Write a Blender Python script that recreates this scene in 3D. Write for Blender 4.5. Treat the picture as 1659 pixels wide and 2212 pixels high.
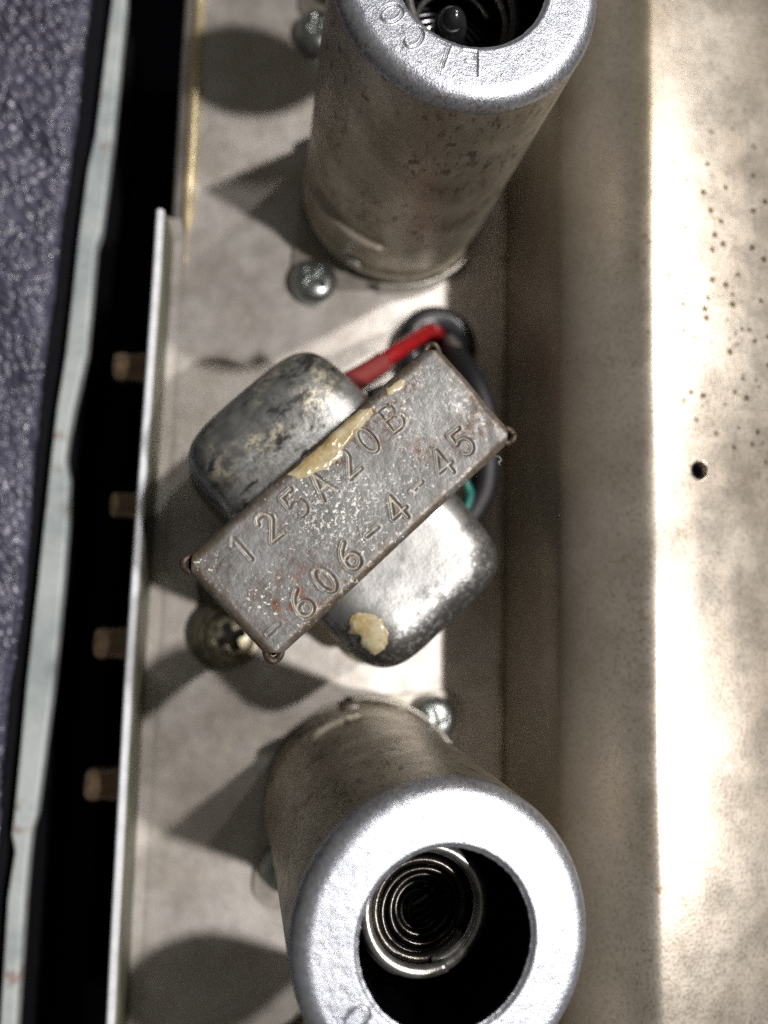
import bpy, bmesh, math, random
import numpy as np
from mathutils import Vector, Matrix
random.seed(7); rng = np.random.default_rng(7)
S = bpy.context.scene
for o in list(bpy.data.objects): bpy.data.objects.remove(o)
COL = S.collection
# ------------------------------------------------------------------ camera (1 unit = 1 cm)
D = 9.0
F, CX, CY = 1661.0, 829.5, 1106.0           # focal length and centre in units of a 1659 x 2212 picture
NU, NV, XA = 558.0, 1249.0, 1207.0
_n = np.array([NU-CX, -(NV-CY), -F]); _n /= np.linalg.norm(_n)
_a = XA-CX; _b = (-_n[0]*_a+_n[2]*F)/_n[1]
_Y = np.array([_a, _b, -F]); _Y /= np.linalg.norm(_Y)
if _Y[1] < 0: _Y = -_Y
_X = np.cross(_Y, -_n)
RW = np.array([_X, _Y, -_n])                # camera -> world rotation
def P(u, v, z):
    r = RW @ np.array([u-CX, -(v-CY), -F]); t = (z-D)/r[2]
    return np.array([0, 0, D])+t*r
cam_d = bpy.data.cameras.new("camera"); cam = bpy.data.objects.new("camera", cam_d); COL.objects.link(cam)
M = Matrix([[*RW[i], 0] for i in range(3)]+[[0, 0, 0, 1]]); M.translation = Vector((0, 0, D))
cam.matrix_world = M
cam_d.sensor_fit = 'HORIZONTAL'; cam_d.sensor_width = 36; cam_d.lens = 36*F/1659
cam_d.clip_start = 0.05; cam_d.clip_end = 500
cam_d.dof.use_dof = True; cam_d.dof.focus_distance = 6.12; cam_d.dof.aperture_fstop = 0.21
S.camera = cam
# ------------------------------------------------------------------ world, lamps, exposure
w = bpy.data.worlds.new("World"); S.world = w; w.use_nodes = True
bg = w.node_tree.nodes['Background']; bg.inputs[0].default_value = (0.85, 0.80, 0.72, 1); bg.inputs[1].default_value = 0.10
S.view_settings.view_transform = 'Standard'; S.view_settings.look = 'None'
S.view_settings.exposure = 0; S.view_settings.gamma = 1
def lamp(name, loc, watt, col, rad=0.9):
    l = bpy.data.lights.new(name, 'POINT'); l.energy = watt; l.color = col; l.shadow_soft_size = rad
    o = bpy.data.objects.new(name, l); o.location = loc; COL.objects.link(o)
lamp("bench_lamp_low", (52, -20, 100), 375000, (1.0, 0.955, 0.92), 2.5)
lamp("bench_lamp_mid", (53, 37, 100), 335000, (1.0, 0.95, 0.90), 2.5)
lamp("bench_lamp_high", (50, 61, 100), 75000, (1.0, 0.95, 0.90), 2.5)

# ------------------------------------------------------------------ helpers
def add_mesh(name, V, Fc, mat, parent=None, smooth=True, loc=None):
    me = bpy.data.meshes.new(name); me.from_pydata([tuple(map(float, v)) for v in V], [], [tuple(f) for f in Fc]); me.update()
    if smooth: me.polygons.foreach_set('use_smooth', [True]*len(me.polygons))
    if mat: me.materials.append(mat)
    o = bpy.data.objects.new(name, me); COL.objects.link(o)
    if parent: o.parent = parent
    if loc is not None: o.location = loc
    return o
def tag(o, label=None, cat=None, group=None, kind=None):
    if label: o['label'] = label
    if cat: o['category'] = cat
    if group: o['group'] = group
    if kind: o['kind'] = kind
    return o
def thing(name, loc, label, cat, group=None, rz=0):
    o = bpy.data.objects.new(name, None); o.empty_display_size = .2; o.location = loc; o.rotation_euler = (0, 0, rz); COL.objects.link(o)
    return tag(o, label, cat, group)
def lathe(prof, seg=96, a0=0, a1=2*math.pi):
    full = abs(a1-a0-2*math.pi) < 1e-6; n = seg if full else seg+1
    V = []; Fc = []
    for r, z in prof:
        for k in range(n):
            a = a0+(a1-a0)*k/seg; V.append((r*math.cos(a), r*math.sin(a), z))
    for i in range(len(prof)-1):
        for k in range(seg):
            k2 = (k+1) % n
            Fc.append((i*n+k, i*n+k2, (i+1)*n+k2, (i+1)*n+k))
    return V, Fc
def tube(path, rad, seg=12, cap=True):
    path = [Vector(p) for p in path]; n = len(path)
    rads = rad if isinstance(rad, (list, tuple)) else [rad]*n
    V = []; Fc = []; up = None
    for i, p in enumerate(path):
        t = (path[min(i+1, n-1)]-path[max(i-1, 0)]).normalized()
        if up is None:
            up = Vector((0, 0, 1)) if abs(t.z) < .9 else Vector((1, 0, 0))
        up = (up-t*up.dot(t)).normalized(); sd = t.cross(up)
        for k in range(seg):
            a = 2*math.pi*k/seg; V.append(p+(up*math.cos(a)+sd*math.sin(a))*rads[i])
    for i in range(n-1):
        for k in range(seg):
            k2 = (k+1) % seg; Fc.append((i*seg+k, i*seg+k2, (i+1)*seg+k2, (i+1)*seg+k))
    if cap:
        Fc.append(tuple(range(seg))[::-1]); Fc.append(tuple((n-1)*seg+k for k in range(seg)))
    return V, Fc
def spline(pts, n=14):
    pts = [Vector(p) for p in pts]; q = [pts[0]*2-pts[1]]+pts+[pts[-1]*2-pts[-2]]; out = []
    for i in range(1, len(q)-2):
        for k in range(n):
            t = k/n; a, b, c, d = q[i-1], q[i], q[i+1], q[i+2]
            out.append(0.5*((2*b)+(c-a)*t+(2*a-5*b+4*c-d)*t*t+(3*b-a-3*c+d)*t**3))
    out.append(pts[-1]); return out
def joinvf(parts):
    V = []; Fc = []
    for v, f in parts:
        k = len(V); V += list(v); Fc += [tuple(i+k for i in q) for q in f]
    return V, Fc
def boxvf(x0, x1, y0, y1, z0, z1):
    V = [(x, y, z) for z in (z0, z1) for y in (y0, y1) for x in (x0, x1)]
    return V, [(0, 2, 3, 1), (4, 5, 7, 6), (0, 1, 5, 4), (2, 6, 7, 3), (0, 4, 6, 2), (1, 3, 7, 5)]
def prism(poly, z0, z1):
    n = len(poly)
    V = [(p[0], p[1], z0) for p in poly]+[(p[0], p[1], z1) for p in poly]
    return V, [tuple(range(n))[::-1], tuple(range(n, 2*n))]+[(i, (i+1) % n, n+(i+1) % n, n+i) for i in range(n)]
def bevel(o, w, seg=3):
    m = o.modifiers.new('bevel', 'BEVEL'); m.width = w; m.segments = seg; m.limit_method = 'ANGLE'; return o
def gridvf(nx, ny):
    return [(j*nx+i, j*nx+i+1, (j+1)*nx+i+1, (j+1)*nx+i) for j in range(ny-1) for i in range(nx-1)]
def sm(x, a, b):
    t = np.clip((x-a)/(b-a), 0, 1); return t*t*(3-2*t)
def vnoise(x, y, seed=0):
    # smooth value noise, numpy
    r = np.random.default_rng(seed); g = r.random((64, 64))
    xi = np.floor(x).astype(int); yi = np.floor(y).astype(int); fx = x-xi; fy = y-yi
    fx = fx*fx*(3-2*fx); fy = fy*fy*(3-2*fy)
    G = lambda a, b: g[a % 64, b % 64]
    return (G(xi, yi)*(1-fx)+G(xi+1, yi)*fx)*(1-fy)+(G(xi, yi+1)*(1-fx)+G(xi+1, yi+1)*fx)*fy

# ------------------------------------------------------------------ material kit
class NT:
    def __init__(s, name):
        s.m = bpy.data.materials.new(name); s.m.use_nodes = True; s.t = s.m.node_tree; s.N = s.t.nodes; s.L = s.t.links
        s.b = s.N['Principled BSDF']; s.tc = s.N.new('ShaderNodeTexCoord')
    def put(s, sock, v):
        if isinstance(v, bpy.types.NodeSocket): s.L.new(v, sock)
        elif isinstance(v, (tuple, list)): sock.default_value = (*v, 1) if len(v) == 3 and sock.type == 'RGBA' else v
        else: sock.default_value = v
    def co(s, scale=(1, 1, 1), rot=(0, 0, 0), loc=(0, 0, 0)):
        n = s.N.new('ShaderNodeMapping'); s.L.new(s.tc.outputs['Object'], n.inputs[0])
        n.inputs['Scale'].default_value = scale; n.inputs['Rotation'].default_value = rot; n.inputs['Location'].default_value = loc; return n.outputs[0]
    def noise(s, scale, detail=4, rough=.55, vec=None, dist=0):
        n = s.N.new('ShaderNodeTexNoise'); s.L.new(vec or s.tc.outputs['Object'], n.inputs['Vector'])
        n.inputs['Scale'].default_value = scale; n.inputs['Detail'].default_value = detail; n.inputs['Roughness'].default_value = rough; n.inputs['Distortion'].default_value = dist
        return n.outputs['Fac']
    def voro(s, scale, vec=None, feat='F1', rnd=1):
        n = s.N.new('ShaderNodeTexVoronoi'); n.feature = feat; s.L.new(vec or s.tc.outputs['Object'], n.inputs['Vector']); n.inputs['Scale'].default_value = scale
        n.inputs['Randomness'].default_value = rnd; return n.outputs['Distance']
    def ss(s, x, a, b, lo=0, hi=1):
        n = s.N.new('ShaderNodeMapRange'); n.interpolation_type = 'SMOOTHSTEP'; s.put(n.inputs[0], x)
        n.inputs[1].default_value = a; n.inputs[2].default_value = b; n.inputs[3].default_value = lo; n.inputs[4].default_value = hi; return n.outputs[0]
    def op(s, o, a, b=0.0):
        n = s.N.new('ShaderNodeMath'); n.operation = o; s.put(n.inputs[0], a); s.put(n.inputs[1], b); return n.outputs[0]
    def mul(s, a, b): return s.op('MULTIPLY', a, b)
    def add(s, a, b): return s.op('ADD', a, b)
    def mix(s, f, a, b):
        n = s.N.new('ShaderNodeMix'); n.data_type = 'RGBA'; s.put(n.inputs['Factor'], f); s.put(n.inputs[6], a); s.put(n.inputs[7], b); return n.outputs[2]
    def dist(s, p, scale=(1, 1, 1)):
        a = s.N.new('ShaderNodeVectorMath'); a.operation = 'SUBTRACT'; s.L.new(s.tc.outputs['Object'], a.inputs[0]); a.inputs[1].default_value = p
        c = s.N.new('ShaderNodeVectorMath'); c.operation = 'MULTIPLY'; s.L.new(a.outputs[0], c.inputs[0]); c.inputs[1].default_value = scale
        l = s.N.new('ShaderNodeVectorMath'); l.operation = 'LENGTH'; s.L.new(c.outputs[0], l.inputs[0]); return l.outputs['Value']
    def xyz(s):
        n = s.N.new('ShaderNodeSeparateXYZ'); s.L.new(s.tc.outputs['Object'], n.inputs[0]); return n.outputs
    def attr(s, name):
        n = s.N.new('ShaderNodeAttribute'); n.attribute_name = name; return n.outputs['Fac']
    def bump(s, h, dist=.01, strength=1, prev=None):
        n = s.N.new('ShaderNodeBump'); s.L.new(h, n.inputs['Height']); n.inputs['Distance'].default_value = dist; n.inputs['Strength'].default_value = strength
        if prev: s.L.new(prev, n.inputs['Normal'])
        return n.outputs[0]
    def out(s, col, rough=.5, metal=0., normal=None, **k):
        s.put(s.b.inputs['Base Color'], col); s.put(s.b.inputs['Roughness'], rough); s.put(s.b.inputs['Metallic'], metal)
        if normal: s.L.new(normal, s.b.inputs['Normal'])
        for a, v in k.items(): s.put(s.b.inputs[a.replace('_', ' ')], v)
        return s.m

def m_floor():
    n = NT('dull_plated_steel')
    c = n.mix(n.ss(n.noise(.9, 5, .6), .35, .65), (.48, .44, .40), (.64, .61, .58))
    c = n.mix(n.ss(n.noise(3.2, 6, .6), .50, .80, 0, .6), c, (.44, .385, .325))
    c = n.mix(n.mul(n.ss(n.noise(2.1, 4, .6, n.co(loc=(5, 3, 1))), .6, .75), .6), c, (.66, .61, .50))
    c = n.mix(n.mul(n.ss(n.voro(3.1, n.co(loc=(1, 7, 0))), .09, .03), .8), c, (.56, .52, .50))
    c = n.mix(n.mul(n.ss(n.noise(26, 3), .62, .75), .35), c, (.25, .17, .10))
    b = n.bump(n.noise(1.6, 3), .03, .5); b = n.bump(n.noise(60, 3), .004, .5, b)
    return n.out(c, n.ss(n.noise(5, 4), .3, .7, .42, .58), .55, b)
def m_plate():
    n = NT('grained_zinc_sheet'); X, Y, Z = n.xyz()
    c = n.mix(n.ss(n.noise(1.1, 5, .6), .35, .7), (.395, .35, .295), (.49, .445, .385))
    fine = n.noise(44, 2, .6, n.co(scale=(1, .75, 1)))
    c = n.mix(n.ss(fine, .46, .70, 0, .75), c, (.20, .175, .14))
    # pitting spots, thick in one patch, thin elsewhere
    pm = n.ss(n.dist((4.60, 2.9, 2.2), (1, .55, .4)), 1.35, .55)
    pm2 = n.ss(n.dist((3.55, -.1, 2.0), (1.3, .8, .5)), 1.0, .2)
    v = n.voro(7, None); pit = n.mul(n.ss(v, .30, .15), n.ss(n.noise(6, 2), .32, .46))
    pit = n.mul(pit, n.add(n.mul(pm, 1.2), n.mul(n.ss(n.noise(1.3, 2, .5, n.co(loc=(9, 2, 4))), .58, .68), .12)))
    v2 = n.voro(21, n.co(loc=(3, 3, 3))); p2 = n.mul(n.mul(n.ss(v2, .24, .12), n.ss(n.noise(9, 2), .45, .6)), n.add(n.mul(pm2, 1.3), n.mul(pm, .6)))
    c = n.mix(n.op('MINIMUM', pit, 1.0), c, (.09, .065, .04)); c = n.mix(n.op('MINIMUM', p2, 1.0), c, (.14, .06, .022))
    # orange rust bloom low on the bend
    ru = n.mul(n.ss(n.noise(7, 6, .7), .56, .70), n.ss(n.dist((3.35, -.35, 1.9), (1.2, .8, .6)), 1.1, .3)); c = n.mix(n.mul(ru, .5), c, (.26, .14, .05))
    for p, r in (((3.62, 2.86, 2.12), .05), ((3.72, -2.75, 2.2), .07), ((3.95, -2.88, 2.2), .05), ((3.98, 1.75, 2.2), .07), ((4.15, 1.05+1.4, 2.2), .05), ((3.62, -.3, 2.15), .07)):
        d = n.add(n.dist(p), n.mul(n.op('SUBTRACT', n.noise(22, 3), .5), .16)); c = n.mix(n.mul(n.ss(d, r*.9, r*.1), .7), c, (.20, .12, .05))
    # cadmium yellow tarnish streak along the bend near the far end
    yt = n.mul(n.ss(n.op('ABSOLUTE', n.op('SUBTRACT', X, 3.66)), .16, .02), n.ss(Y, 2.2, 4.2)); c = n.mix(n.mul(yt, .22), c, (.42, .32, .12))
    # browner tone mixed in towards the upright part
    upright_mix = n.ss(X, 3.70, 3.05); c = n.mix(n.mul(n.ss(n.noise(2.2, 5, .65, n.co(scale=(1, .35, 1), loc=(6, 2, 0))), .52, .74), .35), c, (.30, .235, .165)); c = n.mix(n.mul(upright_mix, .5), c, n.mix(n.ss(n.noise(1.5, 5, .6, n.co(scale=(1, .5, .25))), .35, .65), (.24, .205, .155), (.36, .325, .275)))
    b = n.bump(fine, .0016, .6)
    return n.out(c, n.add(n.ss(n.noise(3, 3), .3, .7, .26, .33), n.mul(upright_mix, .16)), n.op('SUBTRACT', .78, n.mul(upright_mix, .30)), b)
def m_shield(side=True):
    n = NT('tarnished_can_side' if side else 'bright_can_rim')
    if side:
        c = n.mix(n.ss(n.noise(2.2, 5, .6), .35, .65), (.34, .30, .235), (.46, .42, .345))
        st = n.noise(14, 6, .7, n.co(scale=(1, 1, .45)))
        c = n.mix(n.mul(n.mul(n.ss(st, .52, .62), n.ss(n.noise(1.3, 3), .42, .58)), .75), c, (.10, .07, .045)); sc = n.noise(16, 3, .6, n.co(scale=(1, 1, .5), loc=(2, 5, 1))); c = n.mix(n.mul(n.ss(sc, .60, .68), .4), c, (.52, .46, .36))
        c = n.mix(n.mul(n.ss(n.voro(19), .13, .07), n.ss(n.noise(3.5, 2), .5, .6)), c, (.60, .55, .44))
        c = n.mix(n.mul(n.ss(n.noise(5, 3, .5, n.co(loc=(4, 4, 4))), .66, .72), .7), c, (.07, .05, .04))
        b = n.bump(n.noise(45, 3), .006, .6)
        return n.out(c, n.ss(n.noise(4, 4), .3, .7, .36, .50), .62, b)
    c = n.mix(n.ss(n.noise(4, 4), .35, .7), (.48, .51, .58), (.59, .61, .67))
    c = n.mix(n.mul(n.ss(n.noise(30, 4, .7), .62, .72), .75), c, (.30, .20, .10))
    ed = n.attr('edge'); c = n.mix(n.mul(ed, n.ss(n.noise(26, 6, .8), .47, .62, 0, .8)), c, (.25, .19, .12))
    gr = n.attr('stamp'); c = n.mix(n.mul(gr, .55), c, (.2, .18, .17))
    b = n.bump(n.noise(70, 3, .6), .005, .8)
    return n.out(c, n.ss(n.noise(40, 2), .3, .7, .27, .42), .85, b)
def m_strap():
    n = NT('worn_grey_painted_steel')
    c = n.mix(n.ss(n.noise(3, 5, .65), .35, .68), (.135, .133, .13), (.20, .20, .20))
    # brown rust freckles, denser at the far end and near the numerals
    fr = n.mul(n.ss(n.noise(15, 3, .75), .50, .56), n.ss(n.noise(1.6, 3, .5, n.co(loc=(2, 0, 0))), .40, .60)); c = n.mix(n.mul(fr, .85), c, (.105, .055, .035))
    rr = n.mul(n.ss(n.noise(9, 6, .7), .52, .62), n.ss(n.dist((-.95, -.20, 0), (1, 1.3, 0)), .42, .05)); c = n.mix(rr, c, (.16, .07, .035))
    # white bloom specks where the paint has gone
    sp = n.mul(n.ss(n.noise(26, 3, .7), .60, .64), n.ss(n.noise(2.3, 4, .6, n.co(loc=(7, 1, 0))), .43, .60))
    sp2 = n.mul(n.ss(n.noise(25, 3, .75), .55, .585), n.ss(n.dist((-.15, .0, 0), (.9, 1.3, 0)), .50, .05))
    sp = n.op('MAXIMUM', sp, sp2); c = n.mix(n.mul(sp, .85), c, (.80, .79, .75))
    ed = n.attr('edge'); em = n.mul(ed, n.ss(n.noise(7, 5, .7), .30, .60)); c = n.mix(n.mul(em, .9), c, (.11, .078, .048))
    gr = n.attr('stamp'); c = n.mix(n.mul(gr, n.ss(n.noise(4, 3), .3, .6, .10, .50)), c, n.mix(n.ss(n.noise(2.5, 2), .45, .55), (.42, .37, .26), (.20, .15, .11)))
    bur = n.attr('burr'); c = n.mix(n.mul(bur, .35), c, (.11, .09, .075))
    b = n.bump(n.noise(22, 2, .7), .007, .6)
    return n.out(c, n.add(n.ss(n.noise(22, 4), .35, .65, .36, .56), n.mul(sp, .1)), n.ss(sp, 0, 1, .40, .0), b)
def m_bell(bright):
    n = NT('shiny_bell_metal' if bright else 'patinated_bell_metal'); X, Y, Z = n.xyz()
    nz = n.noise(5, 6, .7); hz = n.add(Z, n.mul(n.op('SUBTRACT', nz, .5), 1.0))
    gran = n.noise(15, 3, .8)
    if bright:
        c = n.mix(n.ss(n.noise(3, 5), .35, .65), (.30, .30, .30), (.42, .42, .41))
        d = n.mul(n.ss(hz, 2.18, 1.92), n.ss(gran, .40, .52)); c = n.mix(d, c, (.10, .10, .105))
        dY = n.mul(n.ss(n.add(Y, n.mul(n.op('SUBTRACT', nz, .5), .6)), -.90, -1.20), n.ss(gran, .40, .50)); c = n.mix(n.mul(dY, .85), c, (.09, .09, .09))
        d3 = n.mul(n.ss(n.noise(6, 6, .75, n.co(loc=(3, 1, 2))), .60, .66), n.ss(gran, .42, .55)); c = n.mix(n.mul(d3, .8), c, (.12, .11, .10))
        c = n.mix(n.mul(n.ss(gran, .60, .70), .7), c, (.26, .24, .20))
        c = n.mix(n.ss(Z, .95, .6), c, (.30, .23, .12))
        b = n.bump(gran, .004, .6)
        return n.out(c, n.add(n.ss(nz, .3, .7, .30, .42), n.mul(d, .2)), .82, b)
    c = n.mix(n.ss(n.noise(9, 5), .35, .65), (.12, .122, .12), (.20, .205, .20))
    t = n.mul(n.mul(n.ss(hz, 1.9, 2.2), n.ss(gran, .44, .58)), n.ss(n.noise(2.2, 4, .6), .42, .56)); c = n.mix(t, c, (.46, .42, .31))
    q = n.ss(n.add(n.op('SUBTRACT', 1.25, Y), n.mul(n.op('SUBTRACT', nz, .5), .5)), .33, .52)
    c = n.mix(n.mul(n.mul(q, n.ss(hz, 1.8, 2.1)), .85), c, n.mix(n.ss(gran, .4, .6), (.42, .43, .43), (.62, .62, .62)))  # lighter towards the strap: the lit area is painted into the colour
    k = n.ss(n.noise(3.5, 5, .65, n.co(scale=(.7, 1.5, 1), loc=(1.3, 2.6, 0))), .56, .63); c = n.mix(n.mul(k, .85), c, (.03, .03, .033))
    c = n.mix(n.ss(Z, .8, .5), c, (.30, .22, .10))
    b = n.bump(gran, .005, .7)
    return n.out(c, n.ss(nz, .3, .7, .30, .46), .6, b)
def m_simple(name, col, rough=.5, metal=0., nscale=12, var=.25, bs=.003, col2=None, **k):
    n = NT(name); c2 = col2 or tuple(x*(1-var) for x in col)
    c = n.mix(n.ss(n.noise(nscale, 5, .65), .35, .65), col, c2)
    return n.out(c, rough, metal, n.bump(n.noise(nscale*4, 3), bs, .6), **k)
M_floor = m_floor(); M_plate = m_plate(); M_side = m_shield(True); M_rim = m_shield(False); M_strap = m_strap()
M_bellA = m_bell(False); M_bellB = m_bell(True)
M_core = m_simple('rusty_core_steel', (.06, .045, .035), .6, .3, 20)
M_tab = m_simple('rusty_crimp_steel', (.10, .07, .05), .5, .5, 30, col2=(.05, .04, .03))
M_screw = m_simple('zinc_screw', (.42, .45, .44), .30, .95, 10, .2, .002)
M_bigscrew = m_simple('dull_yellowish_screw', (.34, .31, .22), .38, .8, 14, col2=(.12, .10, .07))
M_recess = m_simple('black_recess_shade', (.006, .006, .006), .9)  # black colour stands in for the shade inside holes and recesses
M_rubber = m_simple('black_rubber', (.024, .024, .030), .30, 0, 8)
M_red = m_simple('red_wire_insulation', (.30, .008, .010), .25, 0, 9, col2=(.17, .008, .010), Coat_Weight=.5)
M_redcloth = m_simple('dark_red_sleeve', (.22, .022, .02), .75, 0, 40)
M_blackwire = m_simple('black_wire_insulation', (.008, .008, .011), .5, 0, 20, bs=.006)
M_greywire = m_simple('grey_wire_insulation', (.12, .105, .10), .5)
M_teal = m_simple('teal_wire_insulation', (.01, .16, .13), .4)
M_inner = m_simple('blackened_can_inside', (.010, .010, .014), .55, .2)
M_spring = m_simple('spring_wire', (.55, .54, .52), .30, .85, 10, .4)
M_tail = m_simple('shaded_spring_wire', (.09, .083, .075), .28, .9, 10, .4)  # darker copy of the spring wire, shade inside the can put into its colour
M_glue = m_simple('amber_wax', (.44, .33, .14), .20, 0, 7, col2=(.68, .60, .40), bs=.003, Coat_Weight=.6, Alpha=.72)
M_glass = m_simple('dark_getter_glass', (.075, .075, .082), .17, .7, 5, .5, .002, Coat_Weight=.6, Coat_Roughness=.05)
M_flangeplate = m_simple('socket_plate_metal', (.46, .43, .38), .42, .7, 5, .3)
M_edge = m_simple('bare_aluminium_edge', (.86, .88, .94), .45, .3, 6, .15)
M_green = m_simple('olive_tinted_metal', (.17, .17, .12), .55, .4, 3)
M_yellow = m_simple('yellow_lip_and_glint', (.80, .68, .42), .42, .4, 5, .25)
M_copper = m_simple('coppery_stud', (.27, .19, .12), .38, .8, 7, .3)
M_bench = m_simple('black_void_shade', (.002, .002, .003), 1.0, Specular_IOR_Level=0.0)  # near-black colour puts the deep gap's shade into the sheet
def m_mint():
    n = NT('pale_mint_paint'); c = n.mix(n.ss(n.noise(1.1, 5, .6), .35, .65), (.25, .285, .295), (.39, .425, .425))
    c = n.mix(n.mul(n.ss(n.noise(2.6, 4), .60, .68), .6), c, (.20, .10, .06))
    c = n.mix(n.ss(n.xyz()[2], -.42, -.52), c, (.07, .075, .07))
    return n.out(c, .6, .1, n.bump(n.noise(9, 4), .02, .6))
def m_tolex():
    n = NT('black_leatherette')
    c = n.mix(n.ss(n.noise(3, 3), .3, .7), (.042, .042, .068), (.082, .082, .125))
    return n.out(c, n.ss(n.noise(9, 2), .35, .65, .30, .44), .15, n.bump(n.noise(20, 1), .008, .5), Specular_IOR_Level=1.0)
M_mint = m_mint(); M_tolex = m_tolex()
M_darkedge = m_simple('dark_panel_edge', (.005, .005, .007), .8, 0, 6, Specular_IOR_Level=.1)

# ------------------------------------------------------------------ the setting
o = add_mesh('bench_surface', *boxvf(-30, 30, -30, 32, -7.2, -7), M_bench); tag(o, kind='structure')

def sweep(name, prof, ys, mat, xoff=lambda y: 0, parent=None):
    V = []; Fc = []; n = len(prof)
    for y in ys:
        for x, z in prof: V.append((x+xoff(y), y, z))
    for j in range(len(ys)-1):
        for i in range(n-1): Fc.append((j*n+i, j*n+i+1, (j+1)*n+i+1, (j+1)*n+i))
    return add_mesh(name, V, Fc, mat, parent)
YS = [-8.5+i*.25 for i in range(83)]
floff = lambda y: (y-5)*.012
prof = [(-1.16-.0, -2.5), (-1.16, -.9), (-1.16, -.22)]
for k in range(9):
    a = math.pi-math.pi/2*k/8; prof.append((-.96+.20*math.cos(a), -.20+.20*math.sin(a)))
prof += [(-.9, 0), (0, 0), (1, 0), (2, 0), (2.99, 0)]
fl = sweep('chassis_floor', prof, YS, M_floor, floff); tag(fl, kind='structure')
# extra floor strip running left to the lower flange
pl = prism([(-1.5, -8.5), (-.9, -8.5), (-.9, 4.2), (-1.30, 4.2)], -.12, -.004)
# yellow bead added for the glint on the bend near the far end
V, Fc = tube([(-.955+floff(y), y, .0) for y in np.arange(3.6, 12, .2)], [.012]*3+[.07]*39, 10)
bd = add_mesh('bend_glint_bead', V, Fc, M_yellow, fl)
o = add_mesh('floor_margin', *pl, M_floor, fl, smooth=False)

# right hand cover plate: upright, big bend, gently crowned top with one punched hole
HC = P(1511, 1016, 2.2); HR = .085
def prof_plate():
    p = [(2.93, -.3), (2.93, .0), (2.935, .6), (2.95, 1.2), (2.965, 1.60)]
    x, z = 2.965, 1.60
    for k in range(26):      # long leaning bend
        t_ = math.radians(64-44*(k/27)**.75); x += .0245; z += .0245*math.tan(t_)*.985; p.append((x, z))
    for k in range(9):       # tight shoulder
        t_ = math.radians(20.5-19.9*((k+1)/9)**1.3); x += .0175; z += .0175*math.tan(t_); p.append((x, z))
    for k in range(44):
        x += .06; t_ = math.radians(.4-(2.6*min(k/7, 1)+5.5*min(k/26, 1))); z += .06*math.tan(t_)
        if x > 6.0: break
        p.append((x, z))
    return p
PP = prof_plate()
def plate_z(x):
    return float(np.interp(x, [q[0] for q in PP], [q[1] for q in PP]))
xs = [q[0] for q in PP]
st_ = .02
gx = [x for x in xs if abs(x-HC[0]) > .22]+[HC[0]+st_*k for k in range(-10, 11)]; gx.sort()
gy = [y for y in np.arange(-8.5, 12.1, .25) if abs(y-HC[1]) > .24]+[HC[1]+st_*k for k in range(-11, 12)]; gy.sort()
n = len(gx); V = []; Fc = []
for y in gy:
    for k, x in enumerate(gx): V.append([x, y, plate_z(x) if x > 2.97 else None])
base_pts = [q for q in PP if q[0] <= 2.97]
# upright foot handled as its own columns
gxx = [q for q in PP if q[0] <= 2.97]+[(x, plate_z(x)) for x in gx if x > 2.97]; n = len(gxx); V = []
for y in gy:
    for x, z in gxx: V.append([x, y, z])
V = np.array(V, dtype=float); dd_ = np.hypot(V[:, 0]-HC[0], V[:, 1]-HC[1])
dead = set(); Fc = []; edge_v = set()
for j in range(len(gy)-1):
    for i in range(n-1):
        q = (j*n+i, j*n+i+1, (j+1)*n+i+1, (j+1)*n+i); c = V[list(q)].mean(0)
        if math.hypot(c[0]-HC[0], c[1]-HC[1]) < HR: edge_v.update(q); continue
        Fc.append(q)
used = set(a for q in Fc for a in q)
rimv = [v for v in edge_v if v in used]
for v in rimv:
    a = math.atan2(V[v, 1]-HC[1], V[v, 0]-HC[0]); V[v, 0] = HC[0]+HR*math.cos(a); V[v, 1] = HC[1]+HR*math.sin(a); V[v, 2] = plate_z(V[v, 0])
rimv.sort(key=lambda v: math.atan2(V[v, 1]-HC[1], V[v, 0]-HC[0]))
V = V.tolist(); k0 = len(V); V += [[V[v][0], V[v][1], V[v][2]-.12] for v in rimv]; m = len(rimv)
Fc += [(rimv[k], rimv[(k+1) % m], k0+(k+1) % m, k0+k) for k in range(m)]
plate = add_mesh('cover_plate', V, Fc, M_plate)
tag(plate, 'long grained zinc sheet on the right with rounded bend, rust freckles and one hole', 'metal cover')
# narrow folded lip at the foot of the plate
lip = sweep('folded_lip', [(2.86, .004), (2.865, .03), (2.88, .04), (2.925, .045), (2.928, .03)], YS, M_side, parent=plate)

# left flange: upright side plate with a bright cut edge
fz = .80
fp = [P(*q, fz) for q in [(352, 452), (343, 600), (322, 900), (301, 1200), (284, 1450), (268, 1750), (252, 2050), (240, 2300), (215, 2700)]]
fth = thing('side_flange', (fp[0][0], fp[0][1], 0), 'upright thin metal strip with bright pale edge along the left side of the chassis', 'metal strip')
lo = Vector((fp[0][0], fp[0][1], 0))
def ribbon(pts, half, z0, z1):
    L = [(p[0]-half, p[1]) for p in pts]; R_ = [(p[0]+half, p[1]) for p in pts]
    V = []; Fc = []
    for (a, b) in zip(L, R_):
        V += [(a[0], a[1], z0), (a[0], a[1], z1-.02), (a[0]+.02, a[1], z1), (b[0]-.02, b[1], z1), (b[0], b[1], z1-.02), (b[0], b[1], z0)]
    for i in range(len(L)-1):
        for k in range(5): Fc.append((i*6+k, i*6+k+1, (i+1)*6+k+1, (i+1)*6+k))
    Fc.append((0, 1, 2, 3, 4, 5)); m = (len(L)-1)*6; Fc.append((m+5, m+4, m+3, m+2, m+1, m))
    return V, Fc
pp = [(p[0]-.03-lo.x, p[1]-lo.y) for p in fp]
add_mesh('cut_edge', *ribbon(pp, .038, fz-.10, fz), M_edge, fth, smooth=False)
pp2 = [(p[0]+.012, p[1]) for p in pp]
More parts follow.
